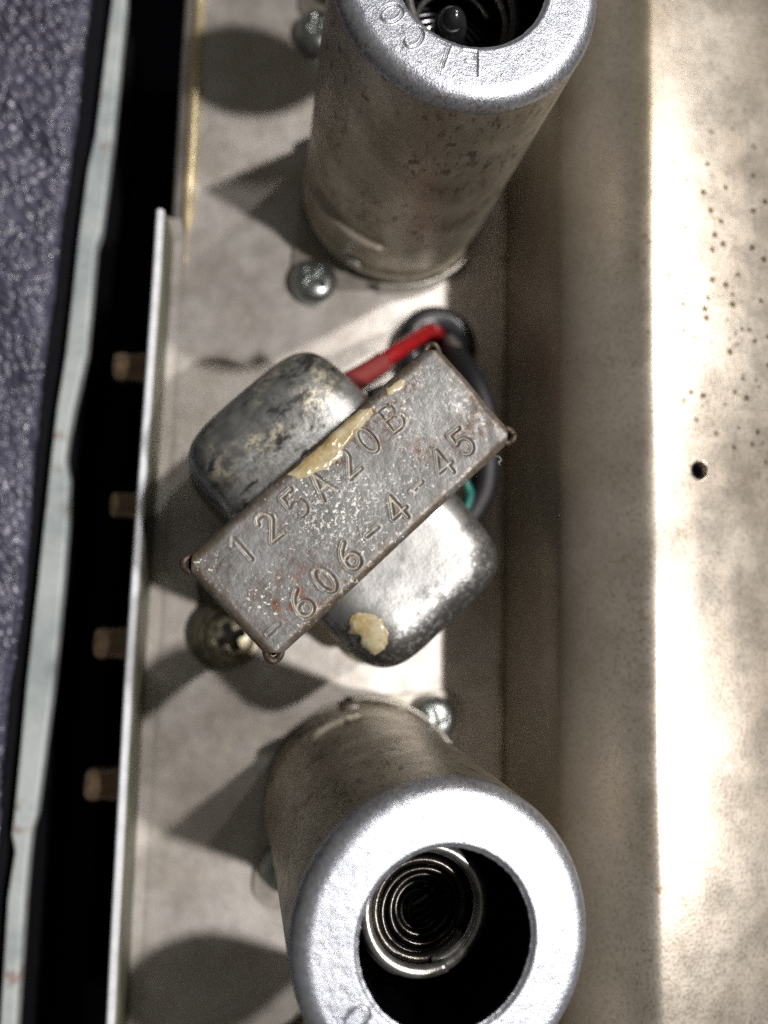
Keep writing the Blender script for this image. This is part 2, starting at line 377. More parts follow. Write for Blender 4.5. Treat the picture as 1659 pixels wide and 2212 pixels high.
add_mesh('upright_sheet', *ribbon(pp2, .046, -2.2, fz-.101), M_green, fth, smooth=False)
V, Fc = lathe([(0, .05), (.05, .05), (.058, .04), (.058, 0)], 20); o = add_mesh('orange_paint_fleck', *boxvf(-.012, .012, -.13, .13, 0, .2), m_simple('orange_paint', (.55, .25, .05), .5), fth)
q = P(250, 1955, .7); o.location = (q[0]+.022-lo.x, q[1]-lo.y, .50)

# left cabinet: mint edged board and leatherette panel
def yedge(pts, z): return [P(u, v, z) for u, v in pts]
zL = -.3
Rr = [(285, -120), (280, 0), (251, 291), (238, 400), (225, 500), (214, 530), (205, 640), (193, 764), (178, 830), (166, 881), (153, 950), (148, 990), (150, 1012), (155, 1035), (153, 1120), (143, 1253), (123, 1466), (103, 1620), (85, 1763), (73, 1803), (66, 1870), (60, 1942), (42, 2212), (20, 2500)]
Ll = [(242, -120), (236, 0), (200, 291), (184, 360), (176, 420), (164, 509), (150, 640), (136, 764), (117, 881), (104, 993), (100, 1030), (88, 1140), (76, 1253), (52, 1466), (38, 1620), (24, 1763), (19, 1803), (26, 1840), (10, 1942), (-6, 2212), (-30, 2500)]
poly = [tuple(p[:2]) for p in yedge([(u-8, v) for u, v in Rr], zL)]+[tuple(p[:2]) for p in yedge([(u+5, v) for u, v in Ll[::-1]], zL)]
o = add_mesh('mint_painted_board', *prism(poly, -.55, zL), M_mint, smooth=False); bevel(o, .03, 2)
tag(o, 'pale mint painted board edge with ragged brown chips left of the dark gap', 'board')
Tt = [(196, -120), (191, 0), (162, 291), (127, 509), (100, 764), (80, 881), (69, 993), (56, 1253), (37, 1370), (18, 1466), (0, 1690), (-60, 2500)]
tp = yedge(Tt, zL+.03); ct = thing('cabinet_panel', (tp[0][0], 0, -3), 'black grained leatherette covered cabinet side at the far left of the picture', 'cabinet')
# leatherette as a displaced grid
ny, nx = 1000, 130; Vv = []; ty = [p[1] for p in tp][::-1]; tx = [p[0] for p in tp][::-1]
yy = np.linspace(-8.3, 7.6, ny); xr = np.interp(yy, ty, tx); U = np.linspace(0, 1, nx)
GX = xr[:, None]-U[None, :]**1.0*1.7; GY = np.repeat(yy[:, None], nx, 1)
rx = GX*.75+GY*.66; ry = -GX*.66+GY*.75
def pebbles(x, y, seed):
    r_ = np.random.default_rng(seed); jx = r_.random((128, 128)); jy = r_.random((128, 128)); best = np.full(x.shape, 9.); sec = np.full(x.shape, 9.)
    xi = np.floor(x).astype(int); yi = np.floor(y).astype(int)
    for a in (-1, 0, 1):
        for b in (-1, 0, 1):
            cx = xi+a+jx[(xi+a) % 128, (yi+b) % 128]; cy = yi+b+jy[(xi+a) % 128, (yi+b) % 128]; d_ = np.hypot(x-cx, y-cy)
            sec = np.minimum(sec, np.maximum(best, d_)); best = np.minimum(best, d_)
    return sm(sec-best, 0, .55)
H = .050*pebbles(rx*9.5, ry*5.5, 3)+.02*(vnoise(rx*22, ry*14, 5)-.5)+.16*(vnoise(rx*2.6, ry*.9, 8)-.5)-.12*np.exp(-U[None, :]*30)
GZ = zL+.06+H-.12*U[None, :]
Vv = np.stack([GX-tp[0][0], GY, GZ+3], -1).reshape(-1, 3)
add_mesh('leatherette', Vv, [f[::-1] for f in gridvf(nx, ny)], M_tolex, ct)
dk = [(float(a), float(b)) for a, b in zip(xr[::12], yy[::12])]
poly = [(a+.27-tp[0][0], b) for a, b in dk]+[(a-1.7-tp[0][0], b) for a, b in dk[::-1]]
add_mesh('panel_edge', *prism(poly, -1.5, 2.45), M_darkedge, ct, smooth=False)
o = add_mesh('red_trim', *boxvf(-.9, -.28, -1.0, 6.2, 0, .3), m_simple('red_trim', (.30, .045, .03), .5), ct); q = P(4, -10, .0)
o.location = (q[0]-.1-tp[0][0], q[1], 2.85)
# studs through the flange
for i, (u, v, r, lb) in enumerate([(275, 790, .19, 'coppery stud left of the upper bell of the transformer, uppermost of four'), (270, 1090, .17, 'small coppery stud half hidden behind the pale strip, second from top'), (235, 1390, .20, 'dim brown stud in the dark gap level with the big screw'), (215, 1697, .20, 'dim brown stud in the dark gap beside the lower shield, lowest of four')]):
    q = P(u, v, .2); x1 = np.interp(q[1], [p[1] for p in fp][::-1], [p[0] for p in fp][::-1])
    L = x1-q[0]+.16; st = thing('terminal_stud', (x1, q[1], .12), lb, 'stud', 'studs poking through the left flange')
    V, Fc = lathe([(0, L), (r*.45, L*.995), (r*.72, L*.97), (r*.84, L*.91), (r*.88, L*.82), (r*.87, L*.5), (r*.95, L*.44), (r*.98, .0)], 32)
    V = [(-z, y_, x_) for x_, y_, z in V]; add_mesh('stud_barrel', V, Fc, M_copper, st)

# ------------------------------------------------------------------ stamped lettering: distance to strokes
def arc(cx, cy, rx, ry, a0, a1, n=14): return [(cx+rx*math.cos(math.radians(a0+(a1-a0)*k/n)), cy+ry*math.sin(math.radians(a0+(a1-a0)*k/n))) for k in range(n+1)]
G = {
 '1': [[(-.18, .30), (0, .5), (0, -.5)]],
 '2': [arc(0, .24, .27, .26, 165, -30)+[(-.27, -.5), (.30, -.5)]],
 '5': [[(.26, .5), (-.20, .5), (-.24, .08)]+arc(0, -.18, .28, .32, 130, -145)],
 'A': [[(-.30, -.5), (0, .5), (.30, -.5)], [(-.19, -.14), (.19, -.14)]],
 '0': [arc(0, 0, .26, .5, 0, 360, 28)], 'O': [arc(0, 0, .34, .5, 0, 360, 28)],
 'B': [[(-.26, -.5), (-.26, .5), (.05, .5)]+arc(.05, .26, .22, .24, 90, -90)+[(-.26, .02)], [(.05, .02)]+arc(.06, -.24, .25, .26, 90, -90)+[(-.26, -.5)]],
 '6': [[(.16, .5)]+arc(.16, -.18, .42, .62, 118, 180, 8), arc(0, -.22, .27, .28, 0, 360, 26)],
 '4': [[(.14, -.5), (.14, .5), (-.30, -.18), (.32, -.18)]],
 '-': [[(-.26, 0), (.26, 0)]],
 'E': [[(.26, .5), (-.26, .5), (-.26, -.5), (.26, -.5)], [(-.26, 0), (.14, 0)]],
 'L': [[(-.24, .5), (-.24, -.5), (.26, -.5)]],
 'C': [arc(0, 0, .34, .5, 45, 315, 22)],
}
def strokes(ch, h, place):
    segs = []
    for pl_ in G[ch]:
        q = [place(x*h, y*h) for x, y in pl_]
        segs += list(zip(q[:-1], q[1:]))
    return segs
def dist_field(X, Y, segs):
    d = np.full(X.shape, 9.)
    for (ax, ay), (bx, by) in segs:
        m = (X > min(ax, bx)-.07) & (X < max(ax, bx)+.07) & (Y > min(ay, by)-.07) & (Y < max(ay, by)+.07)
        if not m.any(): continue
        x = X[m]; y = Y[m]; L = max((bx-ax)**2+(by-ay)**2, 1e-9); t = np.clip(((x-ax)*(bx-ax)+(y-ay)*(by-ay))/L, 0, 1)
        d[m] = np.minimum(d[m], np.hypot(x-ax-t*(bx-ax), y-ay-t*(by-ay)))
    return d
def stamp_height(d, w=.017, depth=.016):
    g = 1-sm(d, w*.35, w*1.25); burr = np.exp(-((d-w*1.75)/(w*.55))**2)
    return -depth*g+.0022*burr, g, burr
def set_attr(o, name, vals):
    a = o.data.attributes.new(name, 'FLOAT', 'POINT'); a.data.foreach_set('value', np.asarray(vals, dtype=np.float32).ravel())

# ------------------------------------------------------------------ the transformer
TA = math.radians(43.9); TC = Vector((.760, .675, 0))
tr = thing('transformer', TC, 'small grey stamped transformer with numbered metal strap and two rounded bells, screwed down slantwise', 'transformer', rz=TA)
ZT = 2.88; hs, ht = 1.375, .53; rb = .085
nx, ny = 560, 230
def axis(h, n):   # dense on the flat, few on the skirt
    return np.linspace(-h, h, n)
X, Y = np.meshgrid(axis(hs, nx), axis(ht, ny))
segs = []
for ch, (s, t) in zip("125A20B", [(-.925, .288), (-.665, .277), (-.402, .272), (-.146, .245), (.111, .245), (.363, .27), (.628, .279)]):
    k = math.radians(random.uniform(-4, 4)); segs += strokes(ch, .222, lambda x, y, s=s*1.03, t=t*1.03, k=k: (s+x*math.cos(k)-y*math.sin(k), t+x*math.sin(k)+y*math.cos(k)))
for ch, (s, t) in zip("-606-4-45", [(-1.16, -.325), (-.876, -.325), (-.623, -.315), (-.365, -.305), (-.097, -.285), (.163, -.285), (.41, -.265), (.69, -.265), (.93, -.250)]):
    k = math.radians(random.uniform(-4, 4)); segs += strokes(ch, .222, lambda x, y, s=s*1.03, t=t*1.03, k=k: (s+x*math.cos(k)-y*math.sin(k), t+x*math.sin(k)+y*math.cos(k)))
dd = dist_field(X, Y, segs); wv = .0105+.006*vnoise(X*2.3+1, Y*2.3+7, 12)+np.where(Y < 0, .002, 0); Hs, g1, b1 = stamp_height(dd, wv, .0095); wf = .5+.5*sm(vnoise(X*7+2, Y*7+3, 15), .15, .5); Hs = Hs*wf; g1 = g1*(.35+.65*wf); b1 = b1*wf
# edges roll over; corners are clipped; surface gently uneven; dent at the right hand corner
ex = np.clip((np.abs(X)-(hs-rb))/rb, 0, 1); ey = np.clip((np.abs(Y)-(ht-rb))/rb, 0, 1); e = np.clip(np.hypot(ex, ey), 0, 1)
Z = ZT-rb*(1-np.sqrt(1-e**2*.97))+Hs*(1-e)+.010*(vnoise(X*2.2+9, Y*2.2+4, 1)-.5)+.003*(vnoise(X*14, Y*14, 2)-.5)
dn = sm(X+(-Y)*.55, 1.32, 1.50)*sm(Y, .25, -.1); Z -= .035*dn
Z -= .02*np.exp(-((X-1.28)**2+(Y+.02)**2)/.012)
cc = (np.abs(X)-hs)+(np.abs(Y)-ht)   # > -.1 : clipped corner
sx = X*(1-.0); sh = np.clip(cc+.115, 0, None)*.5
X2 = X-np.sign(X)*sh; Y2 = Y-np.sign(Y)*sh
wav = .006*(vnoise(X*5+3, Y*5, 9)-.5); Y2 = Y2+wav*ey
V = np.stack([X2, Y2, Z], -1).reshape(-1, 3).tolist(); Fc = gridvf(nx, ny)
# skirt
bd_idx = [i for i in range(nx)]+[j*nx+nx-1 for j in range(1, ny)]+[(ny-1)*nx+i for i in range(nx-2, -1, -1)]+[j*nx for j in range(ny-2, 0, -1)]
k0 = len(V); V += [(V[i][0], V[i][1], 2.30) for i in bd_idx]; m = len(bd_idx)
Fc += [(bd_idx[k], k0+k, k0+(k+1) % m, bd_idx[(k+1) % m]) for k in range(m)]
strap = add_mesh('strap', V, Fc, M_strap, tr)
ed = np.clip(e*1.3, 0, 1)+.5*np.clip(1-np.minimum((hs-np.abs(X)), (ht-np.abs(Y)))/.16, 0, 1)
set_attr(strap, 'stamp', np.concatenate([g1.ravel(), np.zeros(m)])); set_attr(strap, 'burr', np.concatenate([b1.ravel(), np.zeros(m)]))
set_attr(strap, 'edge', np.concatenate([np.clip(ed, 0, 1).ravel(), np.ones(m)]))
# strap end cheeks and feet
for sg in (-1, 1):
    prof_e = [(1.325, 2.32), (1.325, .20)]
    for k in range(7):
        a = math.pi+math.pi/2*k/6; prof_e.append((1.445+.12*math.cos(a), .18+.12*math.sin(a)))
    prof_e += [(1.56, .06)]
    V = []; Fc = []
    for t in (-.47, .47):
        for s, z in prof_e: V.append((sg*s, t, z))
    k = len(prof_e); Fc = [(i, i+1, k+i+1, k+i) for i in range(k-1)]
    # rounded tongue
    b0 = len(V); tong = [(sg*(1.72+.40*math.sin(math.radians(a))), sg*.17+(-.40*math.cos(math.radians(a))), .06) for a in range(0, 181, 15)]; tong = [(sg*1.56, -.47, .06)]+tong+[(sg*1.56, .47, .06)]; V += tong; Fc.append(tuple(range(b0, b0+len(tong))))
    o = add_mesh('mounting_foot', V, Fc, m_simple('foot_metal', (.34, .30, .24), .45, .6, 9, .5) if sg < 0 else bpy.data.materials['foot_metal'], tr)
    md = o.modifiers.new('th', 'SOLIDIFY'); md.thickness = .05; md.offset = 0
o = add_mesh('core', *boxvf(-1.28, 1.28, -.46, .46, .12, 2.5), M_core, tr, smooth=False)
for k in range(14):   # lamination seams along both long sides
    z = .25+k*.15
    lam = add_mesh('lamination', *boxvf(-1.27, 1.27, -.475, .475, z, z+.09), M_core, tr, smooth=False)
def superell(a, b, c, e1, e2, nu=96, nv=56):
    sp = lambda v, p: math.copysign(abs(v)**p, v); V = []; Fc = []
    for j in range(nv+1):
        ph = -math.pi/2+math.pi*j/nv
        for i in range(nu):
            th = 2*math.pi*i/nu
            V.append((a*sp(math.cos(ph), e1)*sp(math.cos(th), e2), b*sp(math.cos(ph), e1)*sp(math.sin(th), e2), c*sp(math.sin(ph), e1)))
    for j in range(nv):
        for i in range(nu): Fc.append((j*nu+i, j*nu+(i+1) % nu, (j+1)*nu+(i+1) % nu, (j+1)*nu+i))
    return V, Fc
for sg, mt in ((1, M_bellA), (-1, M_bellB)):
    V, Fc = superell(.90, .78, 1.0, .42, .42)
    V2 = []
    for x, y, z in V:
        yo = y*sg; k = 1-.10*max(0, yo)/.78*max(0, z)      # slightly slimmer at the top outer edge
        V2.append((x*k+.032+.01*math.sin(x*5+y*3), y+sg*.70-.031, z+1.20+.012*math.sin(x*4+sg)))
    bl = add_mesh('bell_cover', V2, Fc, mt, tr); bl['label'] = 'dark patinated bell with tan worn patches' if sg > 0 else 'bright shiny bell with dark speckled border'
    # turned lip low on the bell
    V, Fc = superell(.93, .82, .05, .5, .40, 80, 10); V = [(x+.032, y+sg*.70-.031, z+.62) for x, y, z in V]; add_mesh('bell_lip', V, Fc, M_yellow if sg < 0 else M_green, bl)
# crimped corner tabs: small curled loops
for sx_, sy_, an in ((-1, 1, 135), (1, 1, 45), (1, -1, -45), (-1, -1, -135)):
    a = math.radians(an); c = Vector((sx_*(hs-.07), sy_*(ht-.07), ZT-.09)); dv = Vector((math.cos(a), math.sin(a), 0)); pv = Vector((-dv.y, dv.x, 0))
    path = [c+dv*(.085*math.sin(math.pi*k/12))+pv*(.062*math.cos(math.pi*k/12))+Vector((0, 0, .01*math.sin(k*1.1))) for k in range(13)]
    V, Fc = tube(path, .029, 12); v2, f2 = tube([p-Vector((0, 0, .16)) for p in path], .017, 8)
    V3 = []; F3 = []
    for p in path: V3 += [(p.x, p.y, p.z), (p.x, p.y, p.z-.2)]
    for k in range(12): F3.append((2*k, 2*k+1, 2*k+3, 2*k+2))
    cm = joinvf([(V, Fc), (V3, F3)]); tb = add_mesh('corner_tab', *cm, M_tab, tr)
    V, Fc = lathe([(0, 0), (.034, 0)], 16); o = add_mesh('tab_recess', [(x+c.x+dv.x*.015, y+c.y+dv.y*.015, z+c.z-.05) for x, y, z in V], Fc, M_recess, tb)
# wax drips
def blob(name, pts, zf, hgt, parent, mat, seed, thick=.5):
    P2 = np.array(pts); x0, y0 = P2.min(0)-.02; x1, y1 = P2.max(0)+.02; nx_, ny_ = 90, 90
    X, Y = np.meshgrid(np.linspace(x0, x1, nx_), np.linspace(y0, y1, ny_))
    # signed-ish inside distance to polygon
    n_ = len(P2); dmin = np.full(X.shape, 9.); ins = np.zeros(X.shape, bool)
    for i in range(n_):
        ax, ay = P2[i]; bx, by = P2[(i+1) % n_]; L = (bx-ax)**2+(by-ay)**2; t = np.clip(((X-ax)*(bx-ax)+(Y-ay)*(by-ay))/L, 0, 1)
        dmin = np.minimum(dmin, np.hypot(X-ax-t*(bx-ax), Y-ay-t*(by-ay)))
        cr = ((ay > Y) != (by > Y)) & (X < (bx-ax)*(Y-ay)/(by-ay+1e-12)+ax); ins ^= cr
    sd = np.where(ins, dmin, -dmin)+.022*(vnoise(X*28, Y*28, seed)-.5)+.02*(vnoise(X*11, Y*11, seed+1)-.5)
    h = hgt*np.sqrt(np.clip(sd/.045, 0, 1))*(.45+1.1*vnoise(X*9, Y*9, seed+2))+.10*hgt*(vnoise(X*40, Y*40, seed+4)-.5)
    keep = sd > -.004; idx = -np.ones(X.shape, int); Vv = []; 
    ZZ = zf(X, Y)
    for j in range(ny_):
        for i in range(nx_):
            if keep[j, i]: idx[j, i] = len(Vv); Vv.append((X[j, i], Y[j, i], ZZ[j, i]+(h[j, i] if sd[j, i] > 0.002 else -.01)))
    Ff = [(idx[j, i], idx[j, i+1], idx[j+1, i+1], idx[j+1, i]) for j in range(ny_-1) for i in range(nx_-1) if min(idx[j, i], idx[j, i+1], idx[j+1, i+1], idx[j+1, i]) >= 0]
    return add_mesh(name, Vv, Ff, mat, parent)
def zstrap(X, Y):
    ey = np.clip((np.abs(Y)-(ht-rb))/rb, 0, 1); return ZT-rb*(1-np.sqrt(np.clip(1-ey**2*.97, 0, 1)))+.001
blob('wax_drip', [(-.30, .50), (-.27, .40), (-.12, .35), (.02, .31), (.12, .315), (.20, .37), (.40, .385), (.56, .40), (.60, .46), (.50, .515), (.1, .515)], zstrap, .022, tr, M_glue, 11)
blob('wax_drip', [(.74, .44), (.82, .41), (.93, .40), (.97, .44), (.90, .49), (.78, .49)], zstrap, .010, tr, M_glue, 21)
def zbell(X, Y):
    x = (X-.032)/.90; y = (Y+.731)/.78; e1 = .42; e2 = .42
    rr = np.clip((np.abs(x)**(2/e2)+np.abs(y)**(2/e2))**(e2/e1), 0, 1); return 1.20+1.0*np.clip(1-rr, 0, 1)**(e1/2)+.012*np.sin(X*4-1)+.002
blob('wax_drip', [(-.70, -.78), (-.60, -.75), (-.53, -.82), (-.47, -.95), (-.50, -1.10), (-.62, -1.19), (-.72, -1.17), (-.75, -1.05), (-.70, -.95), (-.76, -.86)], zbell, .020, tr, M_glue, 31)

# ------------------------------------------------------------------ screws
def head_mesh(R_, H_, rim, cross=.62, cw=.16, depth=.09):
    nr, na = 26, 96; V = []; Fc = []
    for i in range(nr+1):
        r = R_*i/nr
        for k in range(na):
            a = 2*math.pi*k/na; x, y = r*math.cos(a), r*math.sin(a)
            z = rim+(H_-rim)*math.sqrt(max(0, 1-(r/R_)**2.4))
            w_ = R_*cw*(1-.35*r/R_)
            ins = min(sm(np.array(w_-abs(y)), -.012, .012)*sm(np.array(R_*cross-abs(x)), -.012, .012)+sm(np.array(w_-abs(x)), -.012, .012)*sm(np.array(R_*cross-abs(y)), -.012, .012), 1)
            z -= depth*float(ins)*(1-.5*r/R_)
            V.append((x, y, z))
    for i in range(nr):
        for k in range(na): Fc.append((i*na+k, (i+1)*na+k, (i+1)*na+(k+1) % na, i*na+(k+1) % na))
    b0 = len(V); V += [(R_*math.cos(2*math.pi*k/na), R_*math.sin(2*math.pi*k/na), -.02) for k in range(na)]
    Fc += [(nr*na+k, b0+k, b0+(k+1) % na, nr*na+(k+1) % na) for k in range(na)]
    return V, Fc
hm = head_mesh(.275, .21, .05, .5, .13); smesh = None
def screw(x, y, z, label, rz, tilt=(0, 0)):
    global smesh
    if smesh is None:
        o = add_mesh('machine_screw', *hm, M_screw); smesh = o.data
    else:
        o = bpy.data.objects.new('machine_screw', smesh); COL.objects.link(o)
    o.location = (x, y, z); o.rotation_euler = (tilt[0], tilt[1], rz); tag(o, label, 'screw', 'domed cross head screws holding the tube sockets'); return o
def P3(u, v, z): return P(u, v, z)
for (u, v, lb, rz) in [(690, 62, 'shiny domed screw at the top edge left of the upper tube shield', .5), (680, 603, 'domed zinc screw with cross recess at the lower left foot of the upper tube shield', .9),
                       (938, 1557, 'domed zinc screw above the lower tube shield beside the upright plate', .2), (617, 1878, 'domed zinc screw half hidden behind the left side of the lower tube shield', 1.1)]:
    q = P(u, v, .2); screw(q[0], q[1], .06, lb, rz)
q = P(497, 1376, .25); bs = thing('mounting_screw', (q[0], q[1], .09), 'big dull cross head screw holding the transformer foot near the pale strip', 'screw')
V, Fc = head_mesh(.285, .17, .06, .56, .17, .13); o = add_mesh('screw_head', V, Fc, M_bigscrew, bs); o.rotation_euler = (0, 0, .45)
V, Fc = lathe([(.20, .03), (.34, .03), (.355, .015), (.355, 0)], 48); add_mesh('washer', V, Fc, M_bigscrew, bs)
for c_ in (0, math.pi/2):
    V, Fc = boxvf(-.15, .15, -.032, .032, 0, .006); o = add_mesh('recess_floor', V, Fc, M_recess, bs, smooth=False); o.location = (0, 0, .06+c_*.001); o.rotation_euler = (0, 0, .45+c_)

# ------------------------------------------------------------------ tube sockets, shields and tubes
HT = 3.62; RO = 1.08; RH = .63; RBV = .15
# shield meshes (shared between copies)
def make_shield_meshes():
    # side wall as a heightfield on a cylinder: z x angle
    na, nz = 288, 300; V = []; z0 = .26
    zs = np.linspace(z0, HT-RBV, nz); th = np.linspace(0, 2*np.pi, na, endpoint=False)
    T, ZZ = np.meshgrid(th, zs); Rr_ = np.full(T.shape, RO)
    Td = np.degrees(T)
    def segbump(a0, a1, zc, wz, amp):
        m = sm(Td, a0-3, a0+3)*(1-sm(Td, a1-3, a1+3)); return amp*m*np.exp(-((ZZ-zc)/wz)**2)
    for a0, a1 in ((205, 257), (100, 128)): Rr_ += segbump(a0, a1, 1.03, np.where(ZZ > 1.03, .018, .10), .080)
    Rr_ -= .03*sm(ZZ, .52, .40)+.02*sm(ZZ, .86, .80)*0
    Rr_ += .004*(vnoise(T*6, ZZ*3, 4)-.5)+.05*sm(ZZ, .33, .26)
    V = np.stack([Rr_*np.cos(T), Rr_*np.sin(T), ZZ], -1).reshape(-1, 3).tolist(); Fc = []
    for j in range(nz-1):
        for i in range(na): Fc.append((j*na+i, j*na+(i+1) % na, (j+1)*na+(i+1) % na, (j+1)*na+i))
    side = (V, Fc)
    # top: bevel + flat ring + inner roll, polar heightfield, stamped ELCO
    na, segs = 1200, []
    for k, ch in enumerate("ELCO"):
        a = math.radians(270-k*18.0-(0 if k else 0)); rc = .765
        def place(x, y, a=a, rc=rc):
            ox, oy = math.cos(a), math.sin(a)         # outward = letter up ; reading clockwise
            return (rc*ox+y*ox+x*oy, rc*oy+y*oy-x*ox)
        segs += strokes(ch, .19, place)
    rows = [RH-.012]+list(np.linspace(RH, RO-RBV, 46))+[RO-RBV+RBV*math.sin(math.radians(q)) for q in range(6, 91, 6)]
    rows = np.array(rows); th = np.linspace(0, 2*np.pi, na, endpoint=False); T, RR = np.meshgrid(th, rows)
    X = RR*np.cos(T); Y = RR*np.sin(T); d = dist_field(X, Y, segs); Hh, g, b = stamp_height(d, .0095, .010)
    zz = np.where(RR > RO-RBV, HT-RBV+np.sqrt(np.clip(RBV**2-(RR-(RO-RBV))**2, 0, None)), HT)
    zz = zz+Hh-.022*(1-sm(RR, RH-.012, RH+.03))+.006*(vnoise(X*3+5, Y*3+5, 6)-.5)+.0018*(vnoise(X*22, Y*22, 8)-.5)
    Rj = RR+np.where(RR < RH+.005, .006*(vnoise(T*20, T*0+2, 3)-.5), 0)
    X = Rj*np.cos(T); Y = Rj*np.sin(T)
    V = np.stack([X, Y, zz], -1).reshape(-1, 3).tolist(); Fc = []; nr = len(rows)
    for j in range(nr-1):
        for i in range(na): Fc.append((j*na+i, (j+1)*na+i, (j+1)*na+(i+1) % na, j*na+(i+1) % na))
    edge = sm(RR, RO-RBV*.7, RO-.01)*1.0+.35*(1-sm(RR, RH, RH+.03))
    rim = (V, Fc, g, edge)
    inner = lathe([(RH-.012, HT-.022), (RH-.012, HT-.06), (RO-.06, HT-.07), (RO-.05, HT-.2), (RO-.05, .3)], 128)
    base = lathe([(RO-.05, .262), (RO-.02, .255), (RO+.018, .262)], 96)
    # coil spring: big turns under the rim, drawn in to smaller turns over the glass
    def coil(r0, z0, r1, z1, flat, turns, a_end, pw=1.0, ox=0, oy=0, dx=0, dy=0):
        path = []; rd = []
        for k in range(int((flat+turns)*60)+1):
            t = k/60; a = a_end-t*2*math.pi
            if t < flat: r = r0-.030*(1-t/flat); z = z0+.02-.085*t
            else: u = (t-flat)/turns; r = r0+(r1-r0)*u**pw; z = z0+.02-.085*flat+(z1-z0+.085*flat)*u
            r += .010*math.sin(a*1.3); q_ = max(0, t-flat)/turns; ex_, ey_ = ox+dx*q_, oy+dy*q_; path.append((r*math.cos(a)+ex_, r*math.sin(a)+ey_, z+.008*math.sin(2*a))); rd.append(.048-.024*min(1, max(0, t-flat)/1.5))
        return tube(path, rd, 12)
    tail = coil(.40, 2.88, .10, 2.15, .05, 5.6, math.radians(-30), 1.0, .01, -.06, .16, -.30)  # smaller turns added in place of the spring's reflections in the glass
    spring = coil(.50, 2.95, .34, 2.62, 1.15, 1.6, math.radians(-62), 1, .12, .26)
    spring2 = coil(.48, 3.02, .42, 2.92, 1.15, .9, math.radians(-68), .9, 0, -.03)
    return side, rim, inner, base, spring, spring2, tail
side, rim, inner, base, spring, spring2, tail = make_shield_meshes()
def tilt_to(o, top_px, base_xy):
    q = P(*top_px, HT); dx, dy = q[0]-base_xy[0], q[1]-base_xy[1]
    o.rotation_euler = Vector((dx, dy, HT)).to_track_quat('Z', 'Y').to_euler(); return o
SH = thing('tube_shield', (0, 0, 0), '', 'tube shield')
cs = add_mesh('can_side', *side, M_side, SH)
rm = add_mesh('top_ring', rim[0], rim[1], M_rim, SH); set_attr(rm, 'stamp', rim[2]); set_attr(rm, 'edge', rim[3]); set_attr(rm, 'burr', rim[2]*0)
add_mesh('can_inside', *inner, M_inner, SH); add_mesh('bottom_lip', *base, M_side, SH)
sp_ = add_mesh('spring', *spring, M_spring, SH); _s = add_mesh('spring', *spring2, M_spring); CONE = _s.data; bpy.data.objects.remove(_s)
V, Fc = superell(.10, .045, .06, .8, .8, 20, 12)
for an in (243, 100): 
    a = math.radians(an); o = add_mesh('locating_dimple', [(x*-math.sin(a)+(y+RO)*math.cos(a), x*math.cos(a)+(y+RO)*math.sin(a), z+.36) for x, y, z in V], Fc, M_flangeplate, SH)
TU = thing('vacuum_tube', (0, 0, 0), '', 'vacuum tube')
def dome(tip):
    g = [(.90, .12), (.90, 2.05)]
    for k in range(90):
        r_ = .90-.70*k/89; g.append((r_, 2.05+.44*math.sqrt(max(0, 1-((r_-.0)/.90)**2.2))+.011*math.sin(r_*2*math.pi/.078)))
    zt = g[-1][1]
    if tip: return g+[(.22, zt+.02), (.19, zt+.07), (.178, zt+.18), (.160, zt+.30)]+[(.150*math.cos(a)**1.25, zt+.36+.24*math.sin(a)) for a in np.linspace(0, math.pi/2-.02, 12)]
    for k in range(40):
        r_ = .20-.198*k/39; g.append((r_, zt-.05*(k/39)+.010*math.sin(r_*2*math.pi/.05)))
    return g
gp = dome(True)
V, Fc = lathe(gp, 96); add_mesh('glass_envelope', V, Fc, M_glass, TU)
V, Fc = lathe([(0, .1), (.89, .1), (.89, .14)], 48); add_mesh('glass_base', V, Fc, M_glass, TU)
V, Fc = lathe([(a, b*.79) for a, b in dome(False)], 96); _flat = add_mesh('glass_envelope', V, Fc, M_glass); FLAT = _flat.data; bpy.data.objects.remove(_flat)
SK = thing('tube_socket', (0, 0, 0), '', 'tube socket')
V, Fc = lathe([(.98, .05), (.98, .36), (.955, .40), (.93, .36), (.93, .05)], 96); add_mesh('collar', V, Fc, M_flangeplate, SK)
V, Fc = lathe([(1.16, .04), (1.17, .30), (1.15, .335), (1.125, .30), (1.12, .04)], 40, math.radians(20), math.radians(98)); add_mesh('outer_collar', V, Fc, M_flangeplate, SK)
V2, F2 = lathe([(1.16, .04), (1.17, .26), (1.15, .295), (1.125, .26), (1.12, .04)], 40, math.radians(262), math.radians(330)); add_mesh('outer_collar', V2, F2, M_flangeplate, SK)
V, Fc = lathe([(0, .09), (.9, .09)], 48); add_mesh('socket_insulator', V, Fc, M_inner, SK)
# saddle plate: hull of disc and two ears
pts = []
ear = Vector((1.30*math.cos(math.radians(45)), 1.30*math.sin(math.radians(45))))
cand = [(1.12*math.cos(a), 1.12*math.sin(a)) for a in np.linspace(0, 2*math.pi, 72, endpoint=False)]
for sg in (1, -1): cand += [(sg*ear.x+.27*math.cos(a), sg*ear.y+.27*math.sin(a)) for a in np.linspace(0, 2*math.pi, 36, endpoint=False)]
def hull(p):
    p = sorted(p); 
    def half(q):
        h = []
        for c in q:
            while len(h) > 1 and (h[-1][0]-h[-2][0])*(c[1]-h[-2][1])-(h[-1][1]-h[-2][1])*(c[0]-h[-2][0]) <= 0: h.pop()
            h.append(c)
        return h
    a = half(p); b = half(p[::-1]); return a[:-1]+b[:-1]
V, Fc = prism(hull(cand), .004, .05); o = add_mesh('saddle_plate', V, Fc, M_flangeplate, SK, smooth=False)
